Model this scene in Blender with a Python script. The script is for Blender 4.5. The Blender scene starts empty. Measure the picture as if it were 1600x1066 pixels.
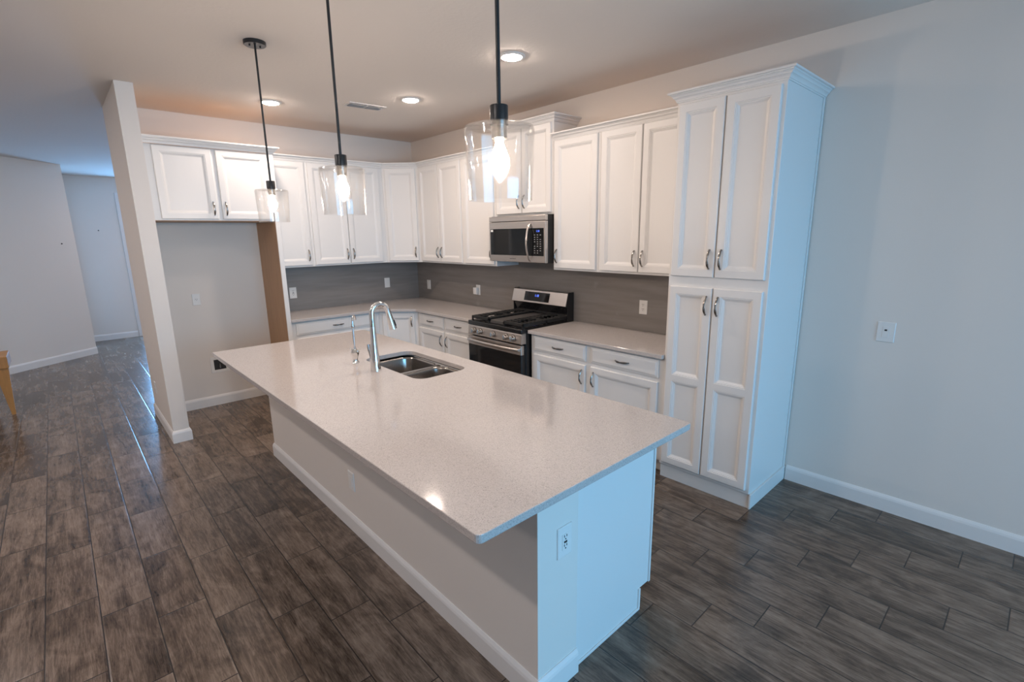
import bpy, bmesh, math, random
from mathutils import Vector, Matrix
random.seed(7)
PI = math.pi
S = bpy.context.scene
COL = S.collection

# ------------------------------------------------------------------ camera, world, exposure, daylight
cam_d = bpy.data.cameras.new('camera'); cam = bpy.data.objects.new('camera', cam_d); COL.objects.link(cam)
CX, CY, CZ, YAW, PITCH, ROLL, FPX = -3.628, -5.8541, 1.7502, -0.7405, -0.215, -0.0148, 768.88
cy_, sy_, cp_, sp_ = math.cos(YAW), math.sin(YAW), math.cos(PITCH), math.sin(PITCH)
fwd = Vector((-sy_*cp_, cy_*cp_, sp_)); rgt = Vector((cy_, sy_, 0)); up = rgt.cross(fwd)
cr, sr = math.cos(ROLL), math.sin(ROLL)
r2 = cr*rgt + sr*up; u2 = -sr*rgt + cr*up
cam.matrix_world = Matrix(((r2.x, u2.x, -fwd.x, CX), (r2.y, u2.y, -fwd.y, CY), (r2.z, u2.z, -fwd.z, CZ), (0, 0, 0, 1)))
cam_d.sensor_width = 36; cam_d.lens = FPX/1600*36; cam_d.clip_start = 0.05; cam_d.clip_end = 100
S.camera = cam
S.view_settings.view_transform = 'Standard'; S.view_settings.look = 'None'
S.view_settings.gamma = 1; S.view_settings.use_curve_mapping = False
S.view_settings.exposure = 0.0

W = bpy.data.worlds.new('world'); S.world = W; W.use_nodes = True
W.node_tree.nodes['Background'].inputs[0].default_value = (0.35, 0.62, 1.0, 1)
W.node_tree.nodes['Background'].inputs[1].default_value = 0.6

DAY = (0.19, 0.53, 0.86)
def area(name, loc, target, sx, sy, watts, col):
    l = bpy.data.lights.new(name, 'AREA'); l.shape = 'RECTANGLE'; l.size = sx; l.size_y = sy; l.energy = watts; l.color = col
    o = bpy.data.objects.new(name, l); COL.objects.link(o); o.location = loc
    o.rotation_euler = (Vector(target)-Vector(loc)).to_track_quat('-Z', 'Y').to_euler(); return o
area('patio_daylight', (-2.3, -9.3, 1.35), (-2.3, 0, -0.15), 3.4, 2.3, 90, DAY).data.spread = math.radians(115)
LAMP_POWER = 12.0       # watts of one kitchen downlight
LIVING_POWER = 15.0    # watts of one unseen downlight of the living area and hall, some added fill
LAMP_COL = (1.0, 0.82, 0.70)
LIVING_COL = (1.0, 0.87, 0.82)
BULB_POWER = 9.5
BULB_COL = (1.0, 0.80, 0.64)

# ------------------------------------------------------------------ materials
def nodes(name):
    m = bpy.data.materials.new(name); m.use_nodes = True
    nt = m.node_tree; b = nt.nodes['Principled BSDF']; return m, nt, b
def simple(name, col, rough=0.5, metal=0.0, bump=None, spec=0.5, emit=None, es=0, var=0.0, vscale=(8, 8, 8)):
    m, nt, b = nodes(name)
    b.inputs['Base Color'].default_value = (*col, 1); b.inputs['Roughness'].default_value = rough
    b.inputs['Metallic'].default_value = metal; b.inputs['Specular IOR Level'].default_value = spec
    if emit:
        b.inputs['Emission Color'].default_value = (*emit, 1); b.inputs['Emission Strength'].default_value = es
    tc = nt.nodes.new('ShaderNodeTexCoord')
    if var:
        mp = nt.nodes.new('ShaderNodeMapping'); mp.inputs['Scale'].default_value = vscale
        n = nt.nodes.new('ShaderNodeTexNoise'); n.inputs['Scale'].default_value = 1; n.inputs['Detail'].default_value = 6
        r = nt.nodes.new('ShaderNodeMapRange'); r.inputs[1].default_value = 0.3; r.inputs[2].default_value = 0.7
        r.inputs[3].default_value = 1-var; r.inputs[4].default_value = 1+var
        mx = nt.nodes.new('ShaderNodeMix'); mx.data_type = 'RGBA'; mx.blend_type = 'MULTIPLY'; mx.inputs[0].default_value = 1
        mx.inputs[6].default_value = (*col, 1)
        nt.links.new(tc.outputs['Object'], mp.inputs[0]); nt.links.new(mp.outputs[0], n.inputs['Vector'])
        nt.links.new(n.outputs[0], r.inputs[0]); nt.links.new(r.outputs[0], mx.inputs[7]); nt.links.new(mx.outputs[2], b.inputs['Base Color'])
    if bump:
        sc, st = bump
        n = nt.nodes.new('ShaderNodeTexNoise'); n.inputs['Scale'].default_value = sc; n.inputs['Detail'].default_value = 3
        bp = nt.nodes.new('ShaderNodeBump'); bp.inputs['Strength'].default_value = st; bp.inputs['Distance'].default_value = 0.002
        nt.links.new(tc.outputs['Object'], n.inputs['Vector']); nt.links.new(n.outputs[0], bp.inputs['Height']); nt.links.new(bp.outputs[0], b.inputs['Normal'])
    return m

M = {}
M['wall'] = simple('wall_paint', (0.77, 0.725, 0.68), 0.6, bump=(160, 0.10), spec=0.3)
M['ceiling'] = simple('ceiling_paint', (0.77, 0.725, 0.68), 0.85, bump=(38, 0.55), spec=0.2)
M['trim'] = simple('trim_paint', (0.78, 0.77, 0.76), 0.4)
M['cab'] = simple('cabinet_paint', (0.77, 0.765, 0.755), 0.38)
M['bounce_top'] = simple('warm_bounce_top', (0.78, 0.41, 0.155), 0.6, var=0.08, vscale=(30, 30, 3))  # unseen cabinet tops, coloured orange to bounce warm light onto the ceiling
M['veneer'] = simple('tan_panel_veneer', (0.46, 0.285, 0.165), 0.55, var=0.06, vscale=(30, 30, 3))
M['nickel'] = simple('brushed_nickel', (0.30, 0.285, 0.27), 0.25, 1.0)
M['chrome'] = simple('chrome', (0.80, 0.81, 0.82), 0.07, 1.0)
M['steel'] = simple('stainless_steel', (0.60, 0.56, 0.53), 0.30, 1.0, var=0.05, vscale=(2, 2, 300))
M['sinksteel'] = simple('sink_steel', (0.34, 0.32, 0.30), 0.22, 1.0, var=0.05, vscale=(200, 3, 3))
M['blackmetal'] = simple('black_metal', (0.012, 0.014, 0.016), 0.35)
M['enamel'] = simple('black_enamel', (0.010, 0.010, 0.011), 0.18)
M['iron'] = simple('cast_iron', (0.016, 0.016, 0.016), 0.55)
M['griddle'] = simple('griddle_grey', (0.075, 0.07, 0.068), 0.5)
M['blackglass'] = simple('black_glass', (0.008, 0.009, 0.010), 0.05)
M['blackplastic'] = simple('black_plastic', (0.015, 0.015, 0.016), 0.4)
M['plate'] = simple('white_plastic', (0.80, 0.79, 0.77), 0.35)
M['slot'] = simple('dark_slot', (0.02, 0.02, 0.02), 0.6)
M['legend'] = simple('keypad_legend', (0.45, 0.45, 0.45), 0.5)
M['bluelcd'] = simple('blue_display', (0.01, 0.01, 0.03), 0.3, emit=(0.10, 0.20, 1.0), es=2.0)
M['ventmetal'] = simple('vent_white_metal', (0.66, 0.63, 0.61), 0.4)
M['ventdark'] = simple('vent_dark', (0.05, 0.045, 0.042), 0.7)
M['pine'] = simple('golden_wood', (0.42, 0.20, 0.055), 0.45, var=0.15, vscale=(40, 40, 4))
M['lens'] = simple('lit_lens', (0.9, 0.9, 0.9), 0.5, emit=LAMP_COL, es=LAMP_POWER/(PI*PI*0.066**2))
M['lens_unseen'] = simple('lit_lens_unseen', (0.9, 0.9, 0.9), 0.5, emit=LIVING_COL, es=LIVING_POWER/(PI*PI*0.066**2))
M['lens_fill'] = simple('added_fill_lens', (0.9, 0.9, 0.9), 0.5, emit=LIVING_COL, es=0.5*LIVING_POWER/(PI*PI*0.066**2))  # for the downlight added behind the camera to fill the right wall
M['bulb'] = simple('lit_bulb', (0.9, 0.9, 0.9), 0.4, emit=BULB_COL, es=BULB_POWER/(PI*0.0085))
M['doorglass'] = simple('front_door_glass', (0.5, 0.6, 0.7), 0.1, emit=(0.20, 0.52, 1.0), es=20.0)

def mat_backsplash():
    m, nt, b = nodes('grey_backsplash')
    tc = nt.nodes.new('ShaderNodeTexCoord'); mp = nt.nodes.new('ShaderNodeMapping'); mp.inputs['Scale'].default_value = (1.2, 1.2, 14)
    n = nt.nodes.new('ShaderNodeTexNoise'); n.inputs['Scale'].default_value = 1.5; n.inputs['Detail'].default_value = 8
    n2 = nt.nodes.new('ShaderNodeTexNoise'); n2.inputs['Scale'].default_value = 5; n2.inputs['Detail'].default_value = 3
    cr = nt.nodes.new('ShaderNodeValToRGB')
    cr.color_ramp.elements[0].position = 0.35; cr.color_ramp.elements[0].color = (0.215, 0.198, 0.186, 1)
    cr.color_ramp.elements[1].position = 0.75; cr.color_ramp.elements[1].color = (0.275, 0.255, 0.240, 1)
    cr2 = nt.nodes.new('ShaderNodeValToRGB')
    cr2.color_ramp.elements[0].position = 0.66; cr2.color_ramp.elements[0].color = (0, 0, 0, 1)
    cr2.color_ramp.elements[1].position = 0.78; cr2.color_ramp.elements[1].color = (0.35, 0.35, 0.35, 1)
    mx = nt.nodes.new('ShaderNodeMix'); mx.data_type = 'RGBA'; mx.inputs[7].default_value = (0.42, 0.40, 0.385, 1)
    L = nt.links.new
    L(tc.outputs['Object'], mp.inputs[0]); L(mp.outputs[0], n.inputs['Vector']); L(n.outputs[0], cr.inputs[0])
    L(tc.outputs['Object'], n2.inputs['Vector']); L(n2.outputs[0], cr2.inputs[0])
    L(cr2.outputs[0], mx.inputs[0]); L(cr.outputs[0], mx.inputs[6]); L(mx.outputs[2], b.inputs['Base Color'])
    b.inputs['Roughness'].default_value = 0.42
    return m
M['backsplash'] = mat_backsplash()

def mat_quartz():
    m, nt, b = nodes('white_quartz')
    L = nt.links.new
    tc = nt.nodes.new('ShaderNodeTexCoord')
    v = nt.nodes.new('ShaderNodeTexVoronoi'); v.inputs['Scale'].default_value = 420
    wn = nt.nodes.new('ShaderNodeTexWhiteNoise'); wn.noise_dimensions = '3D'
    r = nt.nodes.new('ShaderNodeValToRGB')
    e = r.color_ramp.elements
    e[0].position = 0.0; e[0].color = (0.33, 0.31, 0.30, 1); e[1].position = 1.0; e[1].color = (0.63, 0.59, 0.575, 1)
    x = e.new(0.10); x.color = (0.44, 0.41, 0.395, 1); x = e.new(0.22); x.color = (0.51, 0.475, 0.46, 1); x = e.new(0.85); x.color = (0.55, 0.515, 0.50, 1)
    L(tc.outputs['Object'], v.inputs['Vector']); L(v.outputs['Color'], wn.inputs['Vector']); L(wn.outputs['Value'], r.inputs[0])
    L(r.outputs[0], b.inputs['Base Color'])
    b.inputs['Roughness'].default_value = 0.09; b.inputs['Specular IOR Level'].default_value = 0.55
    return m
M['quartz'] = mat_quartz()

def mat_glass():
    m = bpy.data.materials.new('clear_thin_glass'); m.use_nodes = True; nt = m.node_tree; nt.nodes.clear()
    o = nt.nodes.new('ShaderNodeOutputMaterial'); mix = nt.nodes.new('ShaderNodeMixShader')
    t = nt.nodes.new('ShaderNodeBsdfTransparent'); t.inputs[0].default_value = (0.985, 0.985, 0.985, 1)
    g = nt.nodes.new('ShaderNodeBsdfGlossy'); g.inputs['Roughness'].default_value = 0.06
    lw = nt.nodes.new('ShaderNodeLayerWeight'); lw.inputs[0].default_value = 0.35
    mr = nt.nodes.new('ShaderNodeMapRange'); mr.inputs[3].default_value = 0.03; mr.inputs[4].default_value = 0.40
    L = nt.links.new
    L(lw.outputs['Facing'], mr.inputs[0]); L(mr.outputs[0], mix.inputs[0]); L(t.outputs[0], mix.inputs[1]); L(g.outputs[0], mix.inputs[2])
    tr = nt.nodes.new('ShaderNodeBsdfTranslucent'); tr.inputs[0].default_value = (0.95, 0.93, 0.90, 1)
    mix2 = nt.nodes.new('ShaderNodeMixShader'); mix2.inputs[0].default_value = 0.0022      # slight translucency added so the shade catches bulb light and looks brighter
    L(mix.outputs[0], mix2.inputs[1]); L(tr.outputs[0], mix2.inputs[2]); L(mix2.outputs[0], o.inputs[0])
    return m
M['glass'] = mat_glass()

def mat_floor():
    m, nt, b = nodes('wood_look_tile')
    L = nt.links.new
    def mth(op, a, c=None, d=None):
        n = nt.nodes.new('ShaderNodeMath'); n.operation = op
        for i, q in enumerate((a, c, d)):
            if q is None: continue
            if isinstance(q, (int, float)): n.inputs[i].default_value = q
            else: L(q, n.inputs[i])
        return n.outputs[0]
    g = nt.nodes.new('ShaderNodeNewGeometry'); sx = nt.nodes.new('ShaderNodeSeparateXYZ'); L(g.outputs['Position'], sx.inputs[0])
    u = mth('DIVIDE', mth('ADD', sx.outputs[0], 3.922), 0.1965)
    i = mth('FLOOR', u); fu = mth('SUBTRACT', u, i)
    v = mth('DIVIDE', mth('ADD', mth('ADD', sx.outputs[1], 2.853), mth('MULTIPLY', i, 0.194)), 0.593)
    j = mth('FLOOR', v); fv = mth('SUBTRACT', v, j)
    # distance to the tile edge, metres
    du = mth('MULTIPLY', mth('MINIMUM', fu, mth('SUBTRACT', 1.0, fu)), 0.1965)
    dv = mth('MULTIPLY', mth('MINIMUM', fv, mth('SUBTRACT', 1.0, fv)), 0.593)
    d = mth('MINIMUM', du, dv)
    gm = nt.nodes.new('ShaderNodeMapRange'); gm.inputs[1].default_value = 0.0016; gm.inputs[2].default_value = 0.0032; L(d, gm.inputs[0])
    pil = nt.nodes.new('ShaderNodeMapRange'); pil.interpolation_type = 'SMOOTHSTEP'; pil.inputs[1].default_value = 0.0; pil.inputs[2].default_value = 0.009; L(d, pil.inputs[0])
    cmb = nt.nodes.new('ShaderNodeCombineXYZ'); L(i, cmb.inputs[0]); L(j, cmb.inputs[1])
    wn = nt.nodes.new('ShaderNodeTexWhiteNoise'); L(cmb.outputs[0], wn.inputs['Vector'])
    off = nt.nodes.new('ShaderNodeVectorMath'); off.operation = 'SCALE'; L(wn.outputs['Color'], off.inputs[0]); off.inputs['Scale'].default_value = 40
    add = nt.nodes.new('ShaderNodeVectorMath'); L(g.outputs['Position'], add.inputs[0]); L(off.outputs[0], add.inputs[1])
    def noise(scale, sc, detail, dist=0, rough=0.6):
        mp = nt.nodes.new('ShaderNodeMapping'); mp.inputs['Scale'].default_value = scale; L(add.outputs[0], mp.inputs[0])
        n = nt.nodes.new('ShaderNodeTexNoise'); n.inputs['Scale'].default_value = sc; n.inputs['Detail'].default_value = detail
        n.inputs['Distortion'].default_value = dist; n.inputs['Roughness'].default_value = rough; L(mp.outputs[0], n.inputs['Vector']); return n.outputs[0]
    grain = noise((30, 2.6, 1), 3.2, 10, 0.9, 0.75)
    streak = noise((9, 0.9, 1), 1.8, 6, 0.9)
    blotch = noise((3.2, 2.0, 1), 2.0, 5, 1.2)
    cr1 = nt.nodes.new('ShaderNodeValToRGB'); e = cr1.color_ramp.elements
    e[0].position = 0.27; e[0].color = (0.030, 0.020, 0.014, 1); e[1].position = 0.80; e[1].color = (0.300, 0.225, 0.170, 1)
    x = e.new(0.44); x.color = (0.098, 0.069, 0.050, 1); x = e.new(0.57); x.color = (0.172, 0.126, 0.095, 1)
    fac = mth('ADD', mth('ADD', mth('MULTIPLY', grain, 0.42), mth('MULTIPLY', streak, 0.30)), mth('MULTIPLY', blotch, 0.28))
    fac2 = mth('ADD', mth('MULTIPLY', mth('SUBTRACT', fac, 0.5), 1.9), 0.5)
    fac3 = mth('ADD', fac2, mth('MULTIPLY', mth('SUBTRACT', wn.outputs['Value'], 0.5), 0.13))
    L(fac3, cr1.inputs[0])
    mx = nt.nodes.new('ShaderNodeMix'); mx.data_type = 'RGBA'; mx.inputs[6].default_value = (0.026, 0.020, 0.017, 1)
    L(gm.outputs[0], mx.inputs[0]); L(cr1.outputs[0], mx.inputs[7]); L(mx.outputs[2], b.inputs['Base Color'])
    rr = nt.nodes.new('ShaderNodeMapRange'); rr.inputs[3].default_value = 0.16; rr.inputs[4].default_value = 0.30; L(streak, rr.inputs[0]); L(rr.outputs[0], b.inputs['Roughness'])
    h = mth('ADD', mth('MULTIPLY', pil.outputs[0], 1.0), mth('MULTIPLY', grain, 0.10))
    bp = nt.nodes.new('ShaderNodeBump'); bp.inputs['Strength'].default_value = 0.42; bp.inputs['Distance'].default_value = 0.0022
    L(h, bp.inputs['Height']); L(bp.outputs[0], b.inputs['Normal'])
    b.inputs['Specular IOR Level'].default_value = 0.5
    return m
M['floor'] = mat_floor()

# ------------------------------------------------------------------ mesh helpers
def box(bm, x0, x1, y0, y1, z0, z1, bev=0.0, seg=2):
    r = bmesh.ops.create_cube(bm, size=1.0)
    vs = r['verts']
    for v in vs:
        v.co = Vector(((x0+x1)/2 + v.co.x*(x1-x0), (y0+y1)/2 + v.co.y*(y1-y0), (z0+z1)/2 + v.co.z*(z1-z0)))
    if bev:
        es = list({e for v in vs for e in v.link_edges})
        bmesh.ops.bevel(bm, geom=es, offset=bev, segments=seg, profile=0.5, affect='EDGES')
def prism(bm, poly, z0, z1, bev=0.0):
    b = [bm.verts.new((x, y, z0)) for x, y in poly]; t = [bm.verts.new((x, y, z1)) for x, y in poly]
    n = len(poly); fs = [bm.faces.new(list(reversed(b))), bm.faces.new(t)]
    for i in range(n): fs.append(bm.faces.new((b[i], b[(i+1) % n], t[(i+1) % n], t[i])))
    bmesh.ops.recalc_face_normals(bm, faces=fs)
    if bev:
        es = list({e for f in fs for e in f.edges})
        bmesh.ops.bevel(bm, geom=es, offset=bev, segments=2, profile=0.5, affect='EDGES')
def lathe(bm, prof, c=(0, 0, 0), seg=32, axis='Z', close=False):
    rings = []
    for r, h in prof:
        if r < 1e-6:
            p = Vector((0, 0, h)); rings.append([p]); continue
        rings.append([Vector((r*math.cos(2*PI*k/seg), r*math.sin(2*PI*k/seg), h)) for k in range(seg)])
    def tr(p):
        if axis == 'Z': q = p
        elif axis == '-Y': q = Vector((p.x, -p.z, p.y))
        elif axis == 'X': q = Vector((p.z, p.x, p.y))
        return Vector(c)+q
    R = [[bm.verts.new(tr(p)) for p in ring] for ring in rings]
    fs = []
    for a, b in zip(R, R[1:]):
        if len(a) == 1 and len(b) == 1: continue
        for k in range(seg):
            k2 = (k+1) % seg
            if len(a) == 1: fs.append(bm.faces.new((a[0], b[k], b[k2])))
            elif len(b) == 1: fs.append(bm.faces.new((a[k], b[0], a[k2])))
            else: fs.append(bm.faces.new((a[k], a[k2], b[k2], b[k])))
    bmesh.ops.recalc_face_normals(bm, faces=fs)
def tube(bm, pts, rad, seg=12, flat=1.0, flatdir=None):
    pts = [Vector(p) for p in pts]; n = len(pts)
    if isinstance(rad, (int, float)): rad = [rad]*n
    T = []
    for i in range(n):
        a = pts[max(i-1, 0)]; b = pts[min(i+1, n-1)]; T.append((b-a).normalized())
    ref = Vector(flatdir) if flatdir else (Vector((0, 0, 1)) if abs(T[0].z) < 0.9 else Vector((1, 0, 0)))
    N = (ref - T[0]*ref.dot(T[0])).normalized()
    rings = []
    for i in range(n):
        N = (N - T[i]*N.dot(T[i])).normalized(); B = T[i].cross(N)
        rings.append([bm.verts.new(pts[i]+rad[i]*(math.cos(2*PI*k/seg)*N*flat + math.sin(2*PI*k/seg)*B)) for k in range(seg)])
    fs = []
    for a, b in zip(rings, rings[1:]):
        for k in range(seg): fs.append(bm.faces.new((a[k], a[(k+1) % seg], b[(k+1) % seg], b[k])))
    fs.append(bm.faces.new(list(reversed(rings[0])))); fs.append(bm.faces.new(rings[-1]))
    bmesh.ops.recalc_face_normals(bm, faces=fs)
def sweep(bm, prof, path, closed_prof=True):
    # prof: (outward, z); path: (x, y), outward is to the right of travel
    P = [Vector(p) for p in path]; n = len(P); rings = []
    for i in range(n):
        d1 = (P[i]-P[i-1]).normalized() if i else None
        d2 = (P[i+1]-P[i]).normalized() if i < n-1 else None
        if d1 is None: d1 = d2
        if d2 is None: d2 = d1
        n1 = Vector((d1.y, -d1.x)); n2 = Vector((d2.y, -d2.x))
        m = (n1+n2); m = m/m.length_squared*2
        rings.append([bm.verts.new((P[i].x+m.x*o, P[i].y+m.y*o, z)) for o, z in prof])
    k = len(prof); fs = []
    for a, b in zip(rings, rings[1:]):
        for q in range(k): fs.append(bm.faces.new((a[q], a[(q+1) % k], b[(q+1) % k], b[q])))
    fs.append(bm.faces.new(list(reversed(rings[0])))); fs.append(bm.faces.new(rings[-1]))
    bmesh.ops.recalc_face_normals(bm, faces=fs)
def framed(bm, x0, x1, z0, z1, yb, rings, insets=None):
    # a raised/recessed panel: rings of (inset, forward); front faces -Y, back plane at yb
    def rect(ins, fw, base=None):
        l, r, bt, tp = (ins,)*4 if not isinstance(ins, tuple) else ins
        return [bm.verts.new((x0+l, yb-fw, z0+bt)), bm.verts.new((x1-r, yb-fw, z0+bt)), bm.verts.new((x1-r, yb-fw, z1-tp)), bm.verts.new((x0+l, yb-fw, z1-tp))]
    R = [rect(i, f) for i, f in rings]; fs = [bm.faces.new(list(reversed(R[0])))]
    for a, b in zip(R, R[1:]):
        for k in range(4): fs.append(bm.faces.new((a[k], a[(k+1) % 4], b[(k+1) % 4], b[k])))
    fs.append(bm.faces.new(R[-1])); bmesh.ops.recalc_face_normals(bm, faces=fs)
def obj(name, bm, m, parent=None, smooth=False, loc=None, rot=None):
    me = bpy.data.meshes.new(name); bm.to_mesh(me); bm.free()
    ms = m if isinstance(m, (list, tuple)) else [m]
    for q in ms: me.materials.append(q)
    if smooth:
        for p in me.polygons: p.use_smooth = True
        me.set_sharp_from_angle(angle=math.radians(35))
    o = bpy.data.objects.new(name, me); COL.objects.link(o)
    if parent: o.parent = parent
    if loc: o.location = loc
    if rot is not None: o.rotation_euler = rot
    return o
def tag(o, label=None, cat=None, group=None, kind=None):
    if label: o['label'] = label
    if cat: o['category'] = cat
    if group: o['group'] = group
    if kind: o['kind'] = kind
    return o
def thing(name, label, cat, loc=(0, 0, 0), rz=0.0, group=None):
    o = bpy.data.objects.new(name, None); COL.objects.link(o); o.empty_display_size = 0.1
    o.location = loc; o.rotation_euler = (0, 0, rz); return tag(o, label, cat, group)
def struct(name, bm, m, label=None, smooth=False):
    o = obj(name, bm, m, smooth=smooth); o['kind'] = 'structure'
    if label: o['label'] = label
    return o
def copy_tree(o, parent=None):
    c = o.copy(); COL.objects.link(c)
    if parent: c.parent = parent
    for ch in list(o.children): copy_tree(ch, c)
    return c
B = bmesh.new
RW = -PI/2            # rotation of things that stand against the right (range) wall

# ------------------------------------------------------------------ the room
H = 2.92
bm = B(); box(bm, -9.0, 0.3, -9.6, 5.7, -0.12, 0.0); struct('floor', bm, M['floor'])
bm = B()   # ceiling: level over the kitchen, falling slightly along the hall
prof = [(-9.6, H), (0.178, H), (5.7, 2.79)]
a = [bm.verts.new((-9.0, y, z)) for y, z in prof]; b = [bm.verts.new((0.3, y, z)) for y, z in prof]
a2 = [bm.verts.new((-9.0, y, z+0.15)) for y, z in prof]; b2 = [bm.verts.new((0.3, y, z+0.15)) for y, z in prof]
fs = []
for k in range(2):
    fs += [bm.faces.new((a[k], a[k+1], b[k+1], b[k])), bm.faces.new((a2[k], b2[k], b2[k+1], a2[k+1])), bm.faces.new((a[k], a2[k], a2[k+1], a[k+1])), bm.faces.new((b[k], b[k+1], b2[k+1], b2[k]))]
fs += [bm.faces.new((a[0], b[0], b2[0], a2[0])), bm.faces.new((a[2], a2[2], b2[2], b[2]))]
bmesh.ops.recalc_face_normals(bm, faces=fs); struct('ceiling', bm, M['ceiling'])
bm = B(); box(bm, 0.0, 0.15, -9.4, 0.178, 0, H); struct('wall_right', bm, M['wall'])
bm = B(); box(bm, -2.976, 0.0, 0.0, 0.178, 0, H); struct('wall_back', bm, M['wall'])
bm = B(); box(bm, -3.095, -2.976, -0.882, 0.178, 0, H); struct('wall_wing', bm, M['wall'])
# far hall: angled wall on the left, end wall with the front door, right wall
A0, A1 = Vector((-8.8, -0.037)), Vector((-3.352, 4.134)); ad = (A1-A0).normalized(); an = Vector((-ad.y, ad.x))
bm = B(); prism(bm, [tuple(A0), tuple(A1), (-3.352, 4.134+0.19), tuple(A0+an*0.15)], 0, 2.93); struct('wall_hall_angled', bm, M['wall'])
bm = B(); box(bm, -3.50, -3.352, 4.325, 5.5, 0, 2.90); struct('wall_hall_side', bm, M['wall'])
bm = B()
for x0, x1, z0, z1 in ((-3.352, -2.60, 0, 2.85), (-0.9, -0.4, 0, 2.85), (-2.60, -0.9, 2.45, 2.85)): box(bm, x0, x1, 5.35, 5.5, z0, z1)
struct('wall_hall_end', bm, M['wall'])
bm = B(); box(bm, -0.55, -0.4, 0.178, 5.35, 0, 2.93); struct('wall_hall_right', bm, M['wall'])
# front door surround and its lit glass, mostly hidden behind the wing wall
bm = B()
box(bm, -2.69, -2.60, 5.328, 5.352, 0, 2.4495, 0.004); box(bm, -0.90, -0.81, 5.328, 5.352, 0, 2.4495, 0.004); box(bm, -2.69, -0.81, 5.328, 5.352, 2.45, 2.54, 0.004)
struct('trim_1', bm, M['trim'])
d = B(); box(d, -2.60, -2.56, 5.40, 5.44, 0, 2.45); box(d, -2.10, -0.90, 5.40, 5.44, 0, 2.45); box(d, -2.56, -2.10, 5.40, 5.44, 0, 0.08); box(d, -2.56, -2.10, 5.40, 5.44, 2.40, 2.45)
dr = struct('door_1', d, M['trim'])
d = B(); box(d, -2.56, -2.10, 5.415, 5.425, 0.08, 2.40); obj('door_glass', d, M['doorglass'], dr)
# enclosing walls behind and beside the camera, with the patio opening
bm = B(); box(bm, -8.95, -8.8, -9.4, -0.04, 0, H); struct('wall_left', bm, M['wall'])
bm = B()
for x0, x1, z0, z1 in ((-8.8, -4.1, 0, H), (-0.5, 0, 0, H), (-4.1, -0.5, 2.5, H)): box(bm, x0, x1, -9.25, -9.1, z0, z1)
struct('wall_front', bm, M['wall'])
bm = B(); box(bm, -4.1, -4.03, -9.2, -9.14, 0, 2.5); box(bm, -0.57, -0.5, -9.2, -9.14, 0, 2.5); box(bm, -4.03, -0.57, -9.2, -9.14, 2.43, 2.5); box(bm, -2.34, -2.26, -9.2, -9.14, 0, 2.43); box(bm, -4.03, -0.57, -9.2, -9.14, 0, 0.05)
struct('door_2', bm, M['trim'])

# baseboards
BB = [(0, 0), (0.014, 0), (0.014, 0.082), (0.011, 0.094), (0.007, 0.102), (0.004, 0.108), (0, 0.108)]
def base(name, path):
    bm = B(); sweep(bm, BB, path); struct(name, bm, M['trim'])
base('baseboard_right', [(0, -4.775), (0, -9.1)])
base('baseboard_back', [(-2.976, 0), (-1.976, 0)])
base('baseboard_wing', [(-3.095, 0.178), (-3.095, -0.882), (-2.976, -0.882), (-2.976, -0.02)])
base('baseboard_hall_angled', [tuple(A0), tuple(A1)])
base('baseboard_hall_end', [(-3.352, 5.35), (-2.695, 5.35)])

# ------------------------------------------------------------------ cabinet kit (local: x across, front faces -Y, wall at y = 0)
DOOR = [(0, 0), (0, 0.016), (0.004, 0.020), (0.048, 0.020), (0.050, 0.0175), (0.056, 0.0175), (0.058, 0.014), (0.064, 0.012), (0.068, 0.0085), (0.075, 0.006)]
def side_ins(rings, bot=None, top=None):
    # limit the stile width on one side for a shared middle rail
    out = []
    for i, f in rings:
        l = r = i
        bt = i if bot is None else max(0, i-bot); tp = i if top is None else max(0, i-top)
        out.append(((l, r, bt, tp), f))
    return out
def handle(parent, x, z, y, vertical=True, length=0.115):
    bm = B(); pts = []; rad = []
    for k in range(15):
        t = k/14; s = (t-0.5)*length; out = 0.004 + 0.026*(math.sin(PI*t)**0.8 if 0 < t < 1 else 0)
        pts.append((0, -out, s) if vertical else (s, -out, 0)); w = abs(t-0.5)*2
        rad.append(0.0050+0.0030*math.sin(PI*min(1, w*1.0))**1.0)
    tube(bm, pts, rad, 8, 0.75, (0, 1, 0))
    for s in (-0.5, 0.5):
        p = (0, 0, s*length) if vertical else (s*length, 0, 0)
        lathe(bm, [(0, -0.001), (0.006, -0.001), (0.006, 0.004), (0.004, 0.010), (0, 0.010)], p, 10, '-Y')
    return obj('handle', bm, M['nickel'], parent, True, loc=(x, y, z))
def door(parent, x0, x1, z0, z1, depth, hside=None, hz=None, rail=None):
    bm = B()
    if rail is None: framed(bm, x0, x1, z0, z1, -depth, DOOR)
    else:
        framed(bm, x0, x1, rail, z1, -depth, [((i, i, max(0, i-0.026) if f < 0.0199 or i > 0.01 else 0, i), f) for i, f in DOOR])
        framed(bm, x0, x1, z0, rail, -depth, [((i, i, i, max(0, i-0.026) if f < 0.0199 or i > 0.01 else 0), f) for i, f in DOOR])
    o = obj('door', bm, M['cab'], parent)
    if hside:
        hx = x0+0.032 if hside == 'L' else x1-0.032
        handle(o, hx, hz, -depth-0.020)
    return o
DRW = [(0, 0), (0, 0.012), (0.004, 0.014), (0.010, 0.0145), (0.020, 0.0195), (0.024, 0.020)]
def drawer(parent, x0, x1, z0, z1, depth):
    bm = B(); framed(bm, x0, x1, z0, z1, -depth, DRW); o = obj('drawer', bm, M['cab'], parent)
    handle(o, (x0+x1)/2, (z0+z1)/2, -depth-0.020, False); return o
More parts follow.
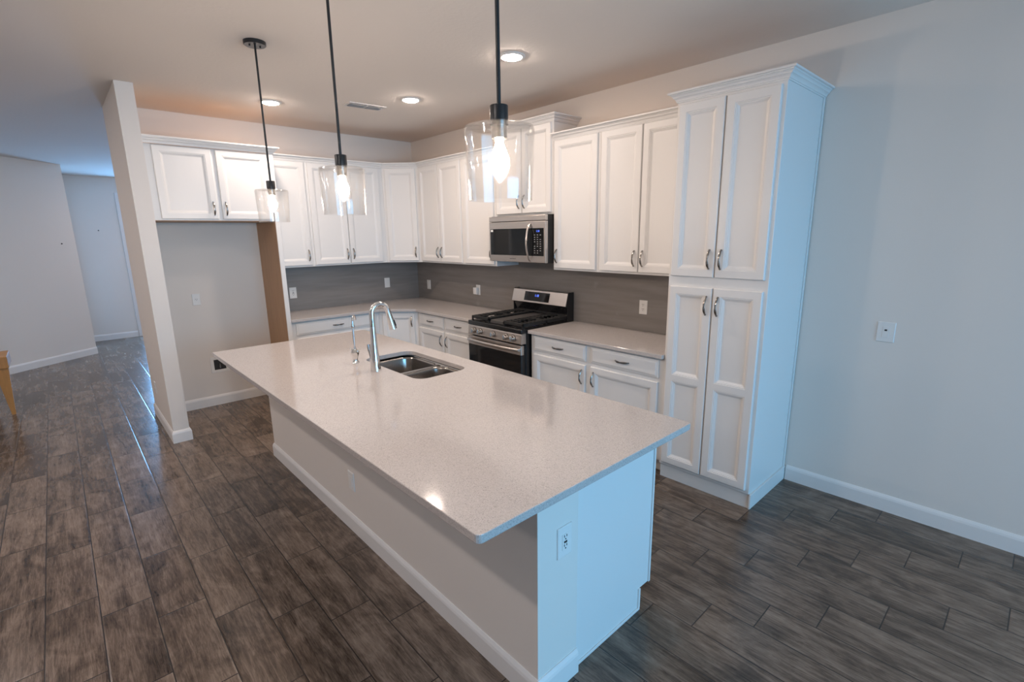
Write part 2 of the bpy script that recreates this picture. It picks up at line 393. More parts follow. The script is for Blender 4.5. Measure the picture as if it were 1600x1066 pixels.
def wall_cab(label, loc, rz, w, z0, z1, depth, doors, group='white wall cabinets', side_l=False):
    t = thing('wall_cabinet', label, 'cabinet', loc, rz, group)
    bm = B(); box(bm, 0.0005, w-0.0005, -depth, -0.002, z0, z1-0.001, 0.0015, 1); obj('body', bm, M['cab'], t)
    bm = B(); box(bm, 0.012, w-0.012, -depth+0.012, -0.012, z1-0.001, z1+0.004); tag(obj('bounce_panel', bm, M['bounce_top'], t), 'unseen orange top panel added to warm the ceiling')
    for x0, x1, hs in doors: door(t, x0, x1, z0+0.018, z1-0.012, depth, hs, z0+0.018+0.105)
    return t
CROWN = [(0, 0), (0.006, 0), (0.007, 0.007), (0.011, 0.008), (0.012, 0.014), (0.016, 0.021), (0.022, 0.026), (0.025, 0.027), (0.026, 0.032), (0.030, 0.038), (0.035, 0.041), (0.037, 0.042), (0.038, 0.047), (0.050, 0.048), (0.050, 0.058), (0, 0.058)]
def crown(name, z, path, parent=None):
    bm = B(); sweep(bm, [(o, z+h) for o, h in CROWN], path)
    return obj(name, bm, M['cab'], parent)
def base_body(t, w, depth, toe=0.075, poly=None):
    bm = B(); box(bm, 0.0005, w-0.0005, -depth, -0.002, 0.115, 0.8835, 0.0015, 1); obj('body', bm, M['cab'], t)
    bm = B(); box(bm, 0.0005, w-0.0005, -depth+toe, -0.002, 0.0, 0.115); obj('toe_kick', bm, M['cab'], t)

UZ0, UZ1, UD = 1.425, 2.530, 0.305
# ---- wall cabinets, back wall
fr = thing('wall_cabinet', 'deep white wall cabinet with two doors above the empty fridge alcove', 'cabinet', (-2.974, 0, 0), 0, 'white wall cabinets')
bm = B(); box(bm, 0.0005, 0.999, -0.61, -0.002, 1.905, 2.53, 0.0015, 1); obj('body', bm, M['cab'], fr)
bm = B(); box(bm, 0.01, 0.99, -0.60, -0.01, 2.53, 2.534); obj('bounce_panel', bm, M['bounce_top'], fr)
bm = B(); box(bm, 0.01, 0.99, -0.607, -0.01, 1.901, 1.905); tag(obj('bottom_panel', bm, M['veneer'], fr), 'unpainted tan underside')
door(fr, 0.082, 0.517, 1.918, 2.522, 0.61, 'R', 2.01); door(fr, 0.553, 0.985, 1.918, 2.522, 0.61, 'L', 2.01)
pn = thing('refrigerator_side_panel', 'tall white-edged panel with tan inner face beside the fridge alcove', 'cabinet panel', (-1.953, 0, 0))
bm = B(); box(bm, -0.020, 0.0225, -0.632, -0.002, 0, 2.53, 0.001, 1); obj('panel', bm, M['cab'], pn)
bm = B(); box(bm, -0.0215, -0.020, -0.622, -0.014, 0.0, 1.899); tag(obj('inner_face', bm, M['veneer'], pn), 'unpainted tan wood face')
t = crown('crown_molding', 2.529, [(-2.975, -0.6335), (-1.929, -0.6335), (-1.929, -0.382)]); tag(t, 'white crown molding over the fridge alcove cabinet', 'crown molding', 'crown moldings')

wall_cab('white wall cabinet with one door next to the fridge alcove panel', (-1.9295, 0, 0), 0, 0.412, UZ0, UZ1, UD, [(0.03, 0.397, 'R')])
wall_cab('two-door white wall cabinet centred over the back counter, behind the middle pendant', (-1.5175, 0, 0), 0, 0.907, UZ0, UZ1, UD, [(0.022, 0.426, 'R'), (0.436, 0.845, 'L')])
# diagonal corner wall cabinet
dg = thing('corner_wall_cabinet', 'diagonal one-door white wall cabinet in the corner of the kitchen', 'cabinet', (0, 0, 0), 0, 'white wall cabinets')
bm = B(); prism(bm, [(-0.002, -0.002), (-0.61, -0.002), (-0.61, -UD), (-UD, -0.61), (-0.002, -0.61)][::-1], UZ0, UZ1-0.001); obj('body', bm, M['cab'], dg)
bm = B(); prism(bm, [(-0.012, -0.012), (-0.60, -0.012), (-0.60, -UD+0.005), (-UD+0.005, -0.60), (-0.012, -0.60)][::-1], UZ1-0.001, UZ1+0.004); obj('bounce_panel', bm, M['bounce_top'], dg)
def diag_door(t, c0, c1, z0, z1, margin, hs, hz):
    c0 = Vector((*c0, 0)); c1 = Vector((*c1, 0)); w = (c1-c0).length
    bm = B(); framed(bm, margin, w-margin, z0, z1, 0, DOOR); o = obj('door', bm, M['cab'], t, loc=c0, rot=(0, 0, -PI/4))
    handle(o, w-margin-0.032 if hs == 'R' else margin+0.032, hz, -0.020)
diag_door(dg, (-0.61, -UD), (-UD, -0.61), UZ0+0.018, UZ1-0.012, 0.034, 'R', UZ0+0.123)
# right wall uppers
wall_cab('two-door white wall cabinet just right of the corner cabinet', (0, -0.61, 0), RW, 0.865, UZ0, UZ1, UD, [(0.028, 0.418, 'R'), (0.428, 0.835, 'L')])
wall_cab('narrow one-door white wall cabinet left of the microwave', (0, -1.475, 0), RW, 0.535, UZ0, UZ1, UD, [(0.022, 0.510, 'R')])
mwc = wall_cab('raised two-door white wall cabinet above the microwave', (0, -2.012, 0), RW, 0.779, 1.915, 2.692, UD, [(0.022, 0.384, 'R'), (0.394, 0.757, 'L')])
wall_cab('narrow one-door white wall cabinet right of the microwave', (0, -2.793, 0), RW, 0.505, UZ0, UZ1, UD, [(0.022, 0.482, 'L')])
wall_cab('two-door white wall cabinet beside the tall pantry', (0, -3.298, 0), RW, 0.822, UZ0, UZ1, UD, [(0.022, 0.386, 'R'), (0.396, 0.796, 'L')])
t = crown('crown_molding', 2.522, [(-1.9285, -UD), (-0.61, -UD), (-UD, -0.61), (-UD, -2.0105)]); tag(t, 'white crown molding running around the corner wall cabinets', 'crown molding', 'crown moldings')
t = crown('crown_molding', 2.686, [(-0.003, -2.011), (-UD, -2.011), (-UD, -2.792), (-0.003, -2.792)]); tag(t, 'white crown molding on the raised microwave cabinet', 'crown molding', 'crown moldings')
t = crown('crown_molding', 2.522, [(-UD, -2.794), (-UD, -4.119)]); tag(t, 'white crown molding between microwave cabinet and pantry', 'crown molding', 'crown moldings')

# ---- tall pantry
PW = 0.636; PY = -4.1225
pt = thing('pantry_cabinet', 'tall white pantry cabinet with four doors against the right wall', 'cabinet', (0, PY, 0), RW)
bm = B(); box(bm, 0, PW, -0.61, -0.002, 0.105, 2.535, 0.0015, 1); obj('body', bm, M['cab'], pt)
bm = B(); box(bm, 0.002, PW, -0.592, -0.002, 0.0, 0.105); obj('toe_kick', bm, M['cab'], pt)
bm = B(); box(bm, PW, PW+0.012, -0.602, -0.004, 0.0, 0.100, 0.002); box(bm, PW, PW+0.006, -0.034, -0.004, 0.100, 2.53, 0.0015); obj('side_trim', bm, M['cab'], pt)
bm = B(); box(bm, 0.01, PW-0.01, -0.60, -0.01, 2.535, 2.538); obj('bounce_panel', bm, M['bounce_top'], pt)
door(pt, 0.022, 0.311, 1.463, 2.512, 0.61, 'R', 1.575); door(pt, 0.321, PW-0.022, 1.463, 2.512, 0.61, 'L', 1.575)
door(pt, 0.022, 0.311, 0.130, 1.396, 0.61, 'R', 1.285, rail=0.768); door(pt, 0.321, PW-0.022, 0.130, 1.396, 0.61, 'L', 1.285, rail=0.768)
bm = B(); sweep(bm, [(o, 2.529+h) for o, h in CROWN], [(0.0, -0.385), (0.0, -0.61), (PW, -0.61), (PW, -0.004)]); obj('crown', bm, M['cab'], pt)

# ---- base cabinets
BD = 0.60
t = thing('base_cabinet', 'white base cabinet with one wide drawer next to the fridge alcove panel', 'cabinet', (-1.9295, 0, 0), 0, 'white base cabinets')
base_body(t, 0.999, BD); drawer(t, 0.05, 0.945, 0.735, 0.865, BD)
door(t, 0.05, 0.492, 0.135, 0.700, BD, 'R', 0.60); door(t, 0.503, 0.945, 0.135, 0.700, BD, 'L', 0.60)
t = thing('corner_base_cabinet', 'diagonal white corner base cabinet with one tall door', 'cabinet', (0, 0, 0), 0, 'white base cabinets')
bm = B(); prism(bm, [(-0.002, -0.002), (-0.93, -0.002), (-0.93, -BD), (-BD, -0.93), (-0.002, -0.93)][::-1], 0.115, 0.8835); obj('body', bm, M['cab'], t)
bm = B(); prism(bm, [(-0.01, -0.01), (-0.93, -0.01), (-0.93, -BD+0.075), (-BD+0.075, -0.93), (-0.01, -0.93)][::-1], 0, 0.115); obj('toe_kick', bm, M['cab'], t)
diag_door(t, (-0.93, -BD), (-BD, -0.93), 0.135, 0.862, 0.045, 'R', 0.765)
t = thing('base_cabinet', 'white base cabinet with two drawers and two doors left of the range', 'cabinet', (0, -0.931, 0), RW, 'white base cabinets')
base_body(t, 1.078, BD)
drawer(t, 0.030, 0.515, 0.735, 0.865, BD); drawer(t, 0.552, 1.035, 0.735, 0.865, BD)
door(t, 0.030, 0.515, 0.135, 0.705, BD, 'R', 0.605); door(t, 0.552, 1.035, 0.135, 0.705, BD, 'L', 0.605)
t = thing('base_cabinet', 'white base cabinet with two drawers and two doors between range and pantry', 'cabinet', (0, -2.800, 0), RW, 'white base cabinets')
base_body(t, 1.3205, BD)
drawer(t, 0.040, 0.625, 0.735, 0.865, BD); drawer(t, 0.680, 1.280, 0.735, 0.865, BD)
door(t, 0.040, 0.625, 0.135, 0.705, BD, 'R', 0.605); door(t, 0.680, 1.280, 0.135, 0.705, BD, 'L', 0.605)
# worktops
CT0, CT1 = 0.884, 0.914
bm = B(); prism(bm, [(-1.9295, -0.0075), (-1.9295, -0.645), (-0.95, -0.645), (-0.645, -0.95), (-0.645, -2.013), (-0.0075, -2.013), (-0.0075, -0.0075)], CT0, CT1, 0.003)
tag(obj('worktop', bm, M['quartz']), 'speckled white L-shaped countertop in the corner under the wall cabinets', 'countertop')
bm = B(); prism(bm, [(-0.0075, -2.797), (-0.645, -2.797), (-0.645, -4.1215), (-0.0075, -4.1215)], CT0, CT1, 0.003)
tag(obj('worktop', bm, M['quartz']), 'short speckled white countertop between the range and the pantry', 'countertop')
# backsplash: bare grey skim on the wall between counters and wall cabinets
bm = B(); box(bm, -1.929, -0.006, -0.006, -0.0005, 0.9145, 1.424)
tag(obj('backsplash', bm, M['backsplash']), 'bare grey backsplash strip on the back wall behind the corner counter', 'backsplash', kind='structure')
bm = B(); box(bm, -0.006, -0.0005, -4.1215, -0.0005, 0.9145, 1.4245); box(bm, -0.006, -0.0005, -2.79, -2.013, 1.4245, 1.50)
tag(obj('backsplash', bm, M['backsplash']), 'bare grey backsplash strip on the right wall behind the range', 'backsplash', kind='structure')

# ------------------------------------------------------------------ range
st = thing('gas_range', 'stainless gas range with black cooktop standing between base cabinets', 'stove', (0, -2.4045, 0), RW)
HW = 0.379
bm = B(); box(bm, -HW, HW, -0.655, -0.03, 0.03, 0.895, 0.003); obj('body', bm, M['enamel'], st)
for sx in (-1, 1):
    for y in (-0.6, -0.08):
        bm = B(); lathe(bm, [(0, 0), (0.02, 0), (0.02, 0.03), (0, 0.03)], (sx*0.34, y, 0), 12); obj('foot', bm, M['blackplastic'], st)
bm = B(); box(bm, -HW-0.002, HW+0.002, -0.712, -0.035, 0.882, 0.924, 0.008, 3); obj('cooktop', bm, M['enamel'], st, True)
bm = B()   # sloped manifold panel
prof = [(-0.655, 0.788), (-0.712, 0.788), (-0.716, 0.795), (-0.706, 0.872), (-0.700, 0.882), (-0.655, 0.882)]
for sgn in (0,):
    l = [bm.verts.new((-HW, y, z)) for y, z in prof]; r = [bm.verts.new((HW, y, z)) for y, z in prof]; n = len(prof)
    fs = [bm.faces.new(l), bm.faces.new(list(reversed(r)))]
    for k in range(n): fs.append(bm.faces.new((l[k], l[(k+1) % n], r[(k+1) % n], r[k])))
    bmesh.ops.recalc_face_normals(bm, faces=fs)
obj('control_panel', bm, M['steel'], st)
for x in (-0.285, -0.192, 0.0, 0.178, 0.272):
    bm = B(); lathe(bm, [(0, 0), (0.029, 0), (0.029, 0.004), (0.0255, 0.008), (0.0245, 0.030), (0.021, 0.034), (0, 0.034)], (0, 0, 0), 24, '-Y')
    box(bm, -0.005, 0.005, -0.040, -0.030, -0.022, 0.022, 0.002)
    k = obj('knob', bm, M['steel'], st, True, loc=(x, -0.7115, 0.832))
    bm = B(); lathe(bm, [(0, -0.002), (0.032, -0.002), (0.032, 0.002), (0, 0.002)], (0, 0, 0), 24, '-Y'); obj('knob_ring', bm, M['blackplastic'], k)
od = B(); box(od, -HW, HW, -0.712, -0.657, 0.175, 0.776, 0.004); od = obj('oven_door', od, M['enamel'], st)
bm = B(); box(bm, -HW-0.001, HW+0.001, -0.7155, -0.680, 0.690, 0.777, 0.003); tag(obj('door_band', bm, M['steel'], od), 'stainless upper band')
bm = B(); box(bm, -HW+0.004, HW-0.004, -0.7145, -0.711, 0.182, 0.688, 0.001); obj('door_glass', bm, M['blackglass'], od)
bm = B()
pts = []; rr = []
for k in range(21):
    t_ = k/20; x = -0.36+0.72*t_; pts.append((x, -0.733-0.026*math.sin(PI*t_)**0.6, 0.738)); rr.append(0.0155)
tube(bm, pts, rr, 12, 0.7, (0, 1, 0))
for sx in (-1, 1): box(bm, sx*0.36-0.012, sx*0.36+0.012, -0.738, -0.708, 0.724, 0.752, 0.003)
obj('handle', bm, M['steel'], od, True)
bm = B(); box(bm, -HW, HW, -0.705, -0.657, 0.035, 0.168, 0.004); obj('warming_drawer', bm, M['steel'], st)
# back guard: dark sloping riser, tilted stainless console, black end caps
def extr(prof, x0, x1):
    bm = B(); l = [bm.verts.new((x0, y, z)) for y, z in prof]; r = [bm.verts.new((x1, y, z)) for y, z in prof]; n = len(prof)
    fs = [bm.faces.new(l), bm.faces.new(list(reversed(r)))]
    for k in range(n): fs.append(bm.faces.new((l[k], l[(k+1) % n], r[(k+1) % n], r[k])))
    bmesh.ops.recalc_face_normals(bm, faces=fs); return bm
bg = obj('back_guard', extr([(-0.012, 0.90), (-0.085, 0.90), (-0.075, 0.98), (-0.095, 1.05), (-0.115, 1.062), (-0.085, 1.180), (-0.075, 1.186), (-0.012, 1.186)], -HW+0.006, HW-0.006), M['enamel'], st)
obj('console_face', extr([(-0.100, 1.060), (-0.122, 1.060), (-0.124, 1.064), (-0.091, 1.184), (-0.086, 1.188), (-0.060, 1.188), (-0.060, 1.17)], -HW+0.004, HW-0.004), M['steel'], bg)
for sx in (-1, 1):
    x0 = sx*HW; obj('end_cap', extr([(-0.010, 0.90), (-0.095, 0.90), (-0.098, 1.05), (-0.118, 1.058), (-0.086, 1.186), (-0.078, 1.192), (-0.010, 1.192)], min(x0, x0-sx*0.005), max(x0, x0-sx*0.005)), M['blackplastic'], bg)
# display plate lies on the tilted face
tilt = math.atan2(0.033, 0.120); nrm = Vector((0, -math.cos(tilt), math.sin(tilt)))
dsp = B(); box(dsp, -0.195, 0.150, -0.002, 0.001, -0.046, 0.046); dc = obj('display', dsp, M['blackglass'], bg, loc=(0, -0.1085, 1.124), rot=(-tilt, 0, 0))
def digits(text, size, parent, loc, rot, m, name='clock_digits'):
    cu = bpy.data.curves.new(name, 'FONT'); cu.body = text; cu.size = size; cu.align_x = 'CENTER'; cu.align_y = 'CENTER'; cu.extrude = 0.0003
    tmp = bpy.data.objects.new('tmp', cu); COL.objects.link(tmp)
    me = bpy.data.meshes.new_from_object(tmp.evaluated_get(bpy.context.evaluated_depsgraph_get())); bpy.data.objects.remove(tmp)
    me.materials.clear(); me.materials.append(m)
    o = bpy.data.objects.new(name, me); COL.objects.link(o); o.parent = parent; o.location = loc; o.rotation_euler = rot; return o
digits('1:18', 0.034, dc, (-0.022, -0.0025, 0.010), (PI/2, 0, 0), M['bluelcd'])
# burners, grates, middle griddle
for x in (-0.235, 0.235):
    for y in (-0.205, -0.525):
        bm = B(); lathe(bm, [(0, 0.9235), (0.062, 0.9235), (0.058, 0.928), (0.040, 0.928), (0.040, 0.936), (0.034, 0.940), (0, 0.941)], (x, y, 0), 24); obj('burner', bm, M['iron'], st, True)
for x0, x1 in ((-0.365, -0.105), (0.105, 0.365)):
    bm = B(); y0, y1 = -0.675, -0.075; zt = 0.968
    def bar(a, c, d, e, h=0.016): box(bm, a, c, d, e, zt-h, zt, 0.002, 1)
    bar(x0, x0+0.014, y0, y1, 0.030); bar(x1-0.014, x1, y0, y1, 0.030); bar(x0, x1, y0, y0+0.014, 0.026); bar(x0, x1, y1-0.014, y1, 0.026); bar(x0, x1, -0.382, -0.368)
    for k in range(1, 12):
        y = y0+0.05*k
        if abs(y+0.375) < 0.02: continue
        bar(x0, x0+0.085, y-0.006, y+0.006); bar(x1-0.085, x1, y-0.006, y+0.006)
    xm = (x0+x1)/2
    for ya, yb in ((y0, y0+0.10), (-0.475, -0.275), (y1-0.09, y1)): bar(xm-0.005, xm+0.005, ya, yb)
    for fx in (x0+0.007, x1-0.007):
        for fy in (y0+0.007, -0.375, y1-0.007): box(bm, fx-0.007, fx+0.007, fy-0.007, fy+0.007, 0.9235, zt-0.01)
    obj('grate', bm, M['iron'], st)
bm = B(); box(bm, -0.088, 0.088, -0.665, -0.085, 0.9245, 0.956, 0.004)
obj('griddle', bm, M['griddle'], st)

# ------------------------------------------------------------------ microwave
mw = thing('microwave', 'stainless over-the-range microwave with black window under the raised cabinet', 'microwave', (0, -2.4015, 0), RW)
MW_ = 0.385; z0, z1 = 1.482, 1.9135
bm = B(); box(bm, -MW_, MW_, -0.372, -0.002, z0, z1, 0.003); obj('case', bm, M['blackplastic'], mw)
bm = B(); box(bm, -MW_, MW_, -0.405, -0.3725, 1.862, z1-0.004, 0.004); obj('vent_strip', bm, M['steel'], mw)
bm = B(); box(bm, -MW_, MW_, -0.405, -0.3725, z0+0.004, 1.858, 0.004); f = obj('front_panel', bm, M['steel'], mw)
bm = B(); box(bm, -MW_+0.020, 0.212, -0.4075, -0.4045, 1.548, 1.795, 0.001); obj('window', bm, M['blackglass'], f)
bm = B(); box(bm, 0.215, MW_-0.022, -0.4075, -0.4045, 1.548, 1.795, 0.001); kp = obj('keypad', bm, M['blackglass'], f)
digits('1:18', 0.024, kp, (0.292, -0.4082, 1.768), (PI/2, 0, 0), M['bluelcd'])
for r_ in range(9):
    for c_ in range(3):
        if (r_*3+c_) % 7 == 5: continue
        x = 0.252+0.036*c_; z = 1.735-0.020*r_; bm = B(); box(bm, x-0.007, x+0.007, -0.4082, -0.4074, z-0.0028, z+0.0028); obj('key_legend', bm, M['legend'], kp)
bm = B(); box(bm, -MW_+0.028, -MW_+0.062, -0.4083, -0.4074, 1.768, 1.788); tag(obj('sticker', bm, M['plate'], f), 'small white sticker')
bm = B()
for k in range(7): box(bm, -0.085+0.012*k, -0.078+0.012*k, -0.4058, -0.4048, 1.512, 1.519)
obj('maker_mark', bm, M['griddle'], f)
bm = B(); pts = []; rr = []
for k in range(21):
    t_ = k/20; pts.append((0.190, -0.410-0.045*math.sin(PI*t_)**0.7 if 0 < t_ < 1 else -0.406, 1.500+0.335*t_)); rr.append(0.011)
tube(bm, pts, rr, 10, 0.7, (0, 1, 0)); obj('handle', bm, M['steel'], f, True)
for x in (-0.20, 0.20):
    bm = B(); box(bm, x-0.10, x+0.10, -0.30, -0.12, z0-0.003, z0+0.001); obj('grease_filter', bm, M['griddle'], mw)

# ------------------------------------------------------------------ island
IX0, IX1, IY0, IY1 = -2.867, -1.646, -4.868, -1.689
KX0, KX1, KE, KF = -2.535, -2.315, -4.775, -1.765
il = thing('kitchen_island', 'white kitchen island base with drywall back carrying the big countertop', 'kitchen island', (-2.15, -3.27, 0))
OX, OY = 2.15, 3.27
def isl(name, bm, m, sm=False, parent=None):
    for v in bm.verts: v.co += Vector((OX, OY, 0))
    return obj(name, bm, m, parent or il, sm)
bm = B(); box(bm, KX0, KX1, KE, KF, 0, CT0-0.0005); isl('knee_wall', bm, M['wall'])
bm = B(); sweep(bm, BB, [(KX1, KF), (KX0, KF), (KX0, KE), (KX1, KE)]); isl('baseboard', bm, M['trim'])
# sink opening means the cabinet is a hollow shell: two ends, back, front frame, bottom
CXR = -1.764
bm = B()
box(bm, KX1, CXR, KE+0.012, KE+0.030, 0.115, CT0-0.0005); box(bm, KX1, CXR-0.078, KE+0.012, KE+0.030, 0, 0.115)
isl('end_panel', bm, M['cab'])
bm = B(); box(bm, KX1, CXR, KF-0.018, KF, 0.115, CT0-0.0005); isl('far_end_panel', bm, M['cab'])
bm = B(); box(bm, KX1, CXR-0.078, KE+0.006, KE+0.0118, 0, 0.014, 0.002); box(bm, CXR-0.092, CXR-0.078, KE+0.006, KE+0.0118, 0.014, 0.115); box(bm, CXR-0.012, CXR, KE+0.006, KE+0.0118, 0.115, CT0-0.001); isl('end_trim', bm, M['cab'])
bm = B(); box(bm, CXR-0.010, CXR, KE+0.030, KF-0.018, 0.115, CT0-0.0005); box(bm, KX1, CXR-0.010, KE+0.030, KF-0.018, 0.115, 0.133); isl('cabinet_frame', bm, M['cab'])
bm = B(); box(bm, CXR-0.090, CXR-0.075, KE+0.030, KF-0.018, 0.0, 0.115); isl('toe_kick', bm, M['cab'])
ys = [KE+0.04, KE+0.64, KE+1.24, KE+2.10, KF-0.05]
for a_, b_ in zip(ys, ys[1:]):
    bm = B(); framed(bm, a_+0.01, b_-0.01, 0.135, 0.862, 0, DOOR)
    for v in bm.verts: v.co = Vector((CXR - v.co.y, v.co.x, v.co.z))
    bmesh.ops.recalc_face_normals(bm, faces=bm.faces); d_ = isl('door', bm, M['cab'])
# countertop with the sink cut-out
SX0, SX1, SY0, SY1 = -2.156, -1.784, -3.425, -2.705
def rrect(x0, x1, y0, y1, r, n=6):
    out = []
    for cx, cy, a0 in ((x1-r, y1-r, 0), (x0+r, y1-r, 90), (x0+r, y0+r, 180), (x1-r, y0+r, 270)):
        for k in range(n+1):
            a = math.radians(a0+90*k/n); out.append((cx+r*math.cos(a), cy+r*math.sin(a)))
    return out
def plate_with_hole(bm, outer, inner, z0, z1):
    loops = {}
    for z in (z0, z1):
        o = [bm.verts.new((x, y, z)) for x, y in outer]; i = [bm.verts.new((x, y, z)) for x, y in inner]
        eo = [bm.edges.new((o[k], o[(k+1) % len(o)])) for k in range(len(o))]; ei = [bm.edges.new((i[k], i[(k+1) % len(i)])) for k in range(len(i))]
        bmesh.ops.triangle_fill(bm, use_beauty=True, use_dissolve=False, edges=eo+ei); loops[z] = (o, i)
    for idx in (0, 1):
        a, b = loops[z0][idx], loops[z1][idx]
        for k in range(len(a)): bm.faces.new((a[k], a[(k+1) % len(a)], b[(k+1) % len(b)], b[k]))
    bmesh.ops.recalc_face_normals(bm, faces=bm.faces)
bm = B(); plate_with_hole(bm, rrect(IX0, IX1, IY0, IY1, 0.02, 4), rrect(SX0, SX1, SY0, SY1, 0.075), CT0, CT1)
es = [e for e in bm.edges if len(e.link_faces) == 2 and e.calc_face_angle(0) > 0.9 and abs(e.verts[0].co.z-e.verts[1].co.z) < 1e-5]
bmesh.ops.bevel(bm, geom=es, offset=0.003, segments=2, profile=0.5, affect='EDGES')
tag(obj('worktop', bm, M['quartz']), 'large speckled white island countertop with the undermount sink', 'countertop')
# sink
sk = thing('double_sink', 'stainless undermount double-bowl sink in the island countertop', 'sink', ((SX0+SX1)/2, (SY0+SY1)/2, CT0))
def bowl(y0, y1, depth):
    bm = B(); zt = -0.0005; cx = (SX0+SX1)/2; cyy = (SY0+SY1)/2
    prev = None
    levels = [(0.0, zt-0.012, 0.072), (0.006, zt-0.03, 0.070), (0.012, zt-depth+0.05, 0.065), (0.020, zt-depth+0.02, 0.060), (0.045, zt-depth, 0.05)]
    for ins, z, r in levels:
        ring = [bm.verts.new((x-cx, y-cyy, z)) for x, y in rrect(SX0-0.004+ins, SX1+0.004-ins, y0+ins, y1-ins, r)]
        if prev:
            for k in range(len(ring)): bm.faces.new((prev[k], prev[(k+1) % len(ring)], ring[(k+1) % len(ring)], ring[k]))
        prev = ring
    bm.faces.new(prev); bmesh.ops.recalc_face_normals(bm, faces=bm.faces); bmesh.ops.reverse_faces(bm, faces=bm.faces)
    o = obj('bowl', bm, M['sinksteel'], sk, True)
    md = o.modifiers.new('wall', 'SOLIDIFY'); md.thickness = 0.0015; md.offset = -1
    bm = B(); lathe(bm, [(0, zt-depth+0.003), (0.020, zt-depth+0.003), (0.030, zt-depth+0.004), (0.043, zt-depth+0.003), (0.045, zt-depth)], ((SX0+SX1)/2-cx, (y0+y1)/2-cyy, 0), 24)
    obj('drain', bm, M['chrome'], o, True)
YD = -3.095
bowl(YD+0.012, SY1+0.004, 0.20); bowl(SY0-0.004, YD-0.012, 0.20)
bm = B(); cx = (SX0+SX1)/2; cyy = (SY0+SY1)/2
# the rim: plate around both bowls plus the low divider
outer = rrect(SX0-0.02, SX1+0.02, SY0-0.02, SY1+0.02, 0.09)
plate_with_hole(bm, [(x-cx, y-cyy) for x, y in outer], [(x-cx, y-cyy) for x, y in rrect(SX0-0.004, SX1+0.004, SY0-0.004, SY1+0.004, 0.075)], -0.004, -0.0006)
box(bm, SX0-cx, SX1-cx, YD-0.0135-cyy, YD+0.0135-cyy, -0.030, -0.011, 0.004)
obj('rim', bm, M['sinksteel'], sk)

# faucet
fc = thing('pull_down_faucet', 'tall arched chrome pull-down kitchen faucet behind the island sink', 'faucet', (-2.235, -3.048, CT1))
bm = B(); lathe(bm, [(0, 0), (0.033, 0), (0.033, 0.006), (0.032, 0.02), (0.030, 0.055), (0.0245, 0.11), (0.0205, 0.16), (0.018, 0.22), (0.017, 0.285)], (0, 0, 0), 28); obj('body', bm, M['chrome'], fc, True)
bm = B(); pts = []; R_ = 0.055
pts.append((0, 0, 0.262)); pts.append((0, 0, 0.30))
zc = 0.366
for k in range(0, 17):
    a = PI - k/16*math.radians(172); pts.append((R_+R_*math.cos(a), 0, zc+R_*0.95*math.sin(a)))
tube(bm, pts, 0.0165, 16); sp = obj('spout', bm, M['chrome'], fc, True)
e0 = Vector(pts[-1]); e1 = e0+(Vector(pts[-1])-Vector(pts[-2])).normalized()*0.125
bm = B(); tube(bm, [e0, e0.lerp(e1, 0.25), e0.lerp(e1, 0.6), e1], [0.0168, 0.0175, 0.021, 0.0245], 18); hd = obj('spray_head', bm, M['chrome'], fc, True)
bm = B(); q = e0.lerp(e1, 0.55); q2 = e0.lerp(e1, 0.85); tube(bm, [q+Vector((0.010, -0.009, 0)), q2+Vector((0.012, -0.010, 0))], [0.011, 0.012], 10); obj('spray_button', bm, M['blackplastic'], hd)
bm = B(); lathe(bm, [(0, 0), (0.016, 0), (0.0155, 0.03), (0.013, 0.036), (0, 0.036)], (0, 0, 0), 18, 'X')
hb = obj('lever_hub', bm, M['chrome'], fc, True, loc=(0, 0.020, 0.062), rot=(0, 0, PI/2))
bm = B(); tube(bm, [(0, 0.050, 0.064), (-0.003, 0.056, 0.085), (-0.005, 0.062, 0.125), (-0.004, 0.068, 0.160)], [0.009, 0.008, 0.011, 0.0125], 12, 0.7, (0, 1, 0)); obj('lever', bm, M['chrome'], fc, True)
ff = thing('filter_faucet', 'small ornate chrome drinking water tap left of the tall faucet', 'faucet', (-2.240, -2.773, CT1))
bm = B(); lathe(bm, [(0, 0), (0.024, 0), (0.024, 0.004), (0.018, 0.012), (0.015, 0.026), (0.019, 0.045), (0.027, 0.064), (0.028, 0.074), (0.020, 0.086), (0.012, 0.094), (0.010, 0.104), (0, 0.104)], (0, 0, 0), 22); obj('body', bm, M['chrome'], ff, True)
bm = B(); tube(bm, [(-0.012, 0.040, 0.094), (-0.006, 0.018, 0.084), (0, 0, 0.080), (0.006, -0.018, 0.084), (0.012, -0.040, 0.094)], [0.008, 0.005, 0.008, 0.005, 0.008], 10); obj('lever', bm, M['chrome'], ff, True)
bm = B(); pts = [(0, 0, 0.09), (0, 0, 0.16), (0, 0, 0.24)]; R_ = 0.034
for k in range(1, 12):
    a = PI-k/11*math.radians(165); q = R_+R_*math.cos(a); pts.append((0.67*q, 0.74*q, 0.272+0.045*math.sin(a)))
tube(bm, pts, [0.0072, 0.0068]+[0.0062]*(len(pts)-2), 12); obj('spout', bm, M['chrome'], ff, True)
bm = B(); lathe(bm, [(0, 0), (0.009, 0), (0.011, 0.012), (0.008, 0.026), (0, 0.026)], (0, 0, 0.240), 14); obj('spout_collar', bm, M['chrome'], ff, True)

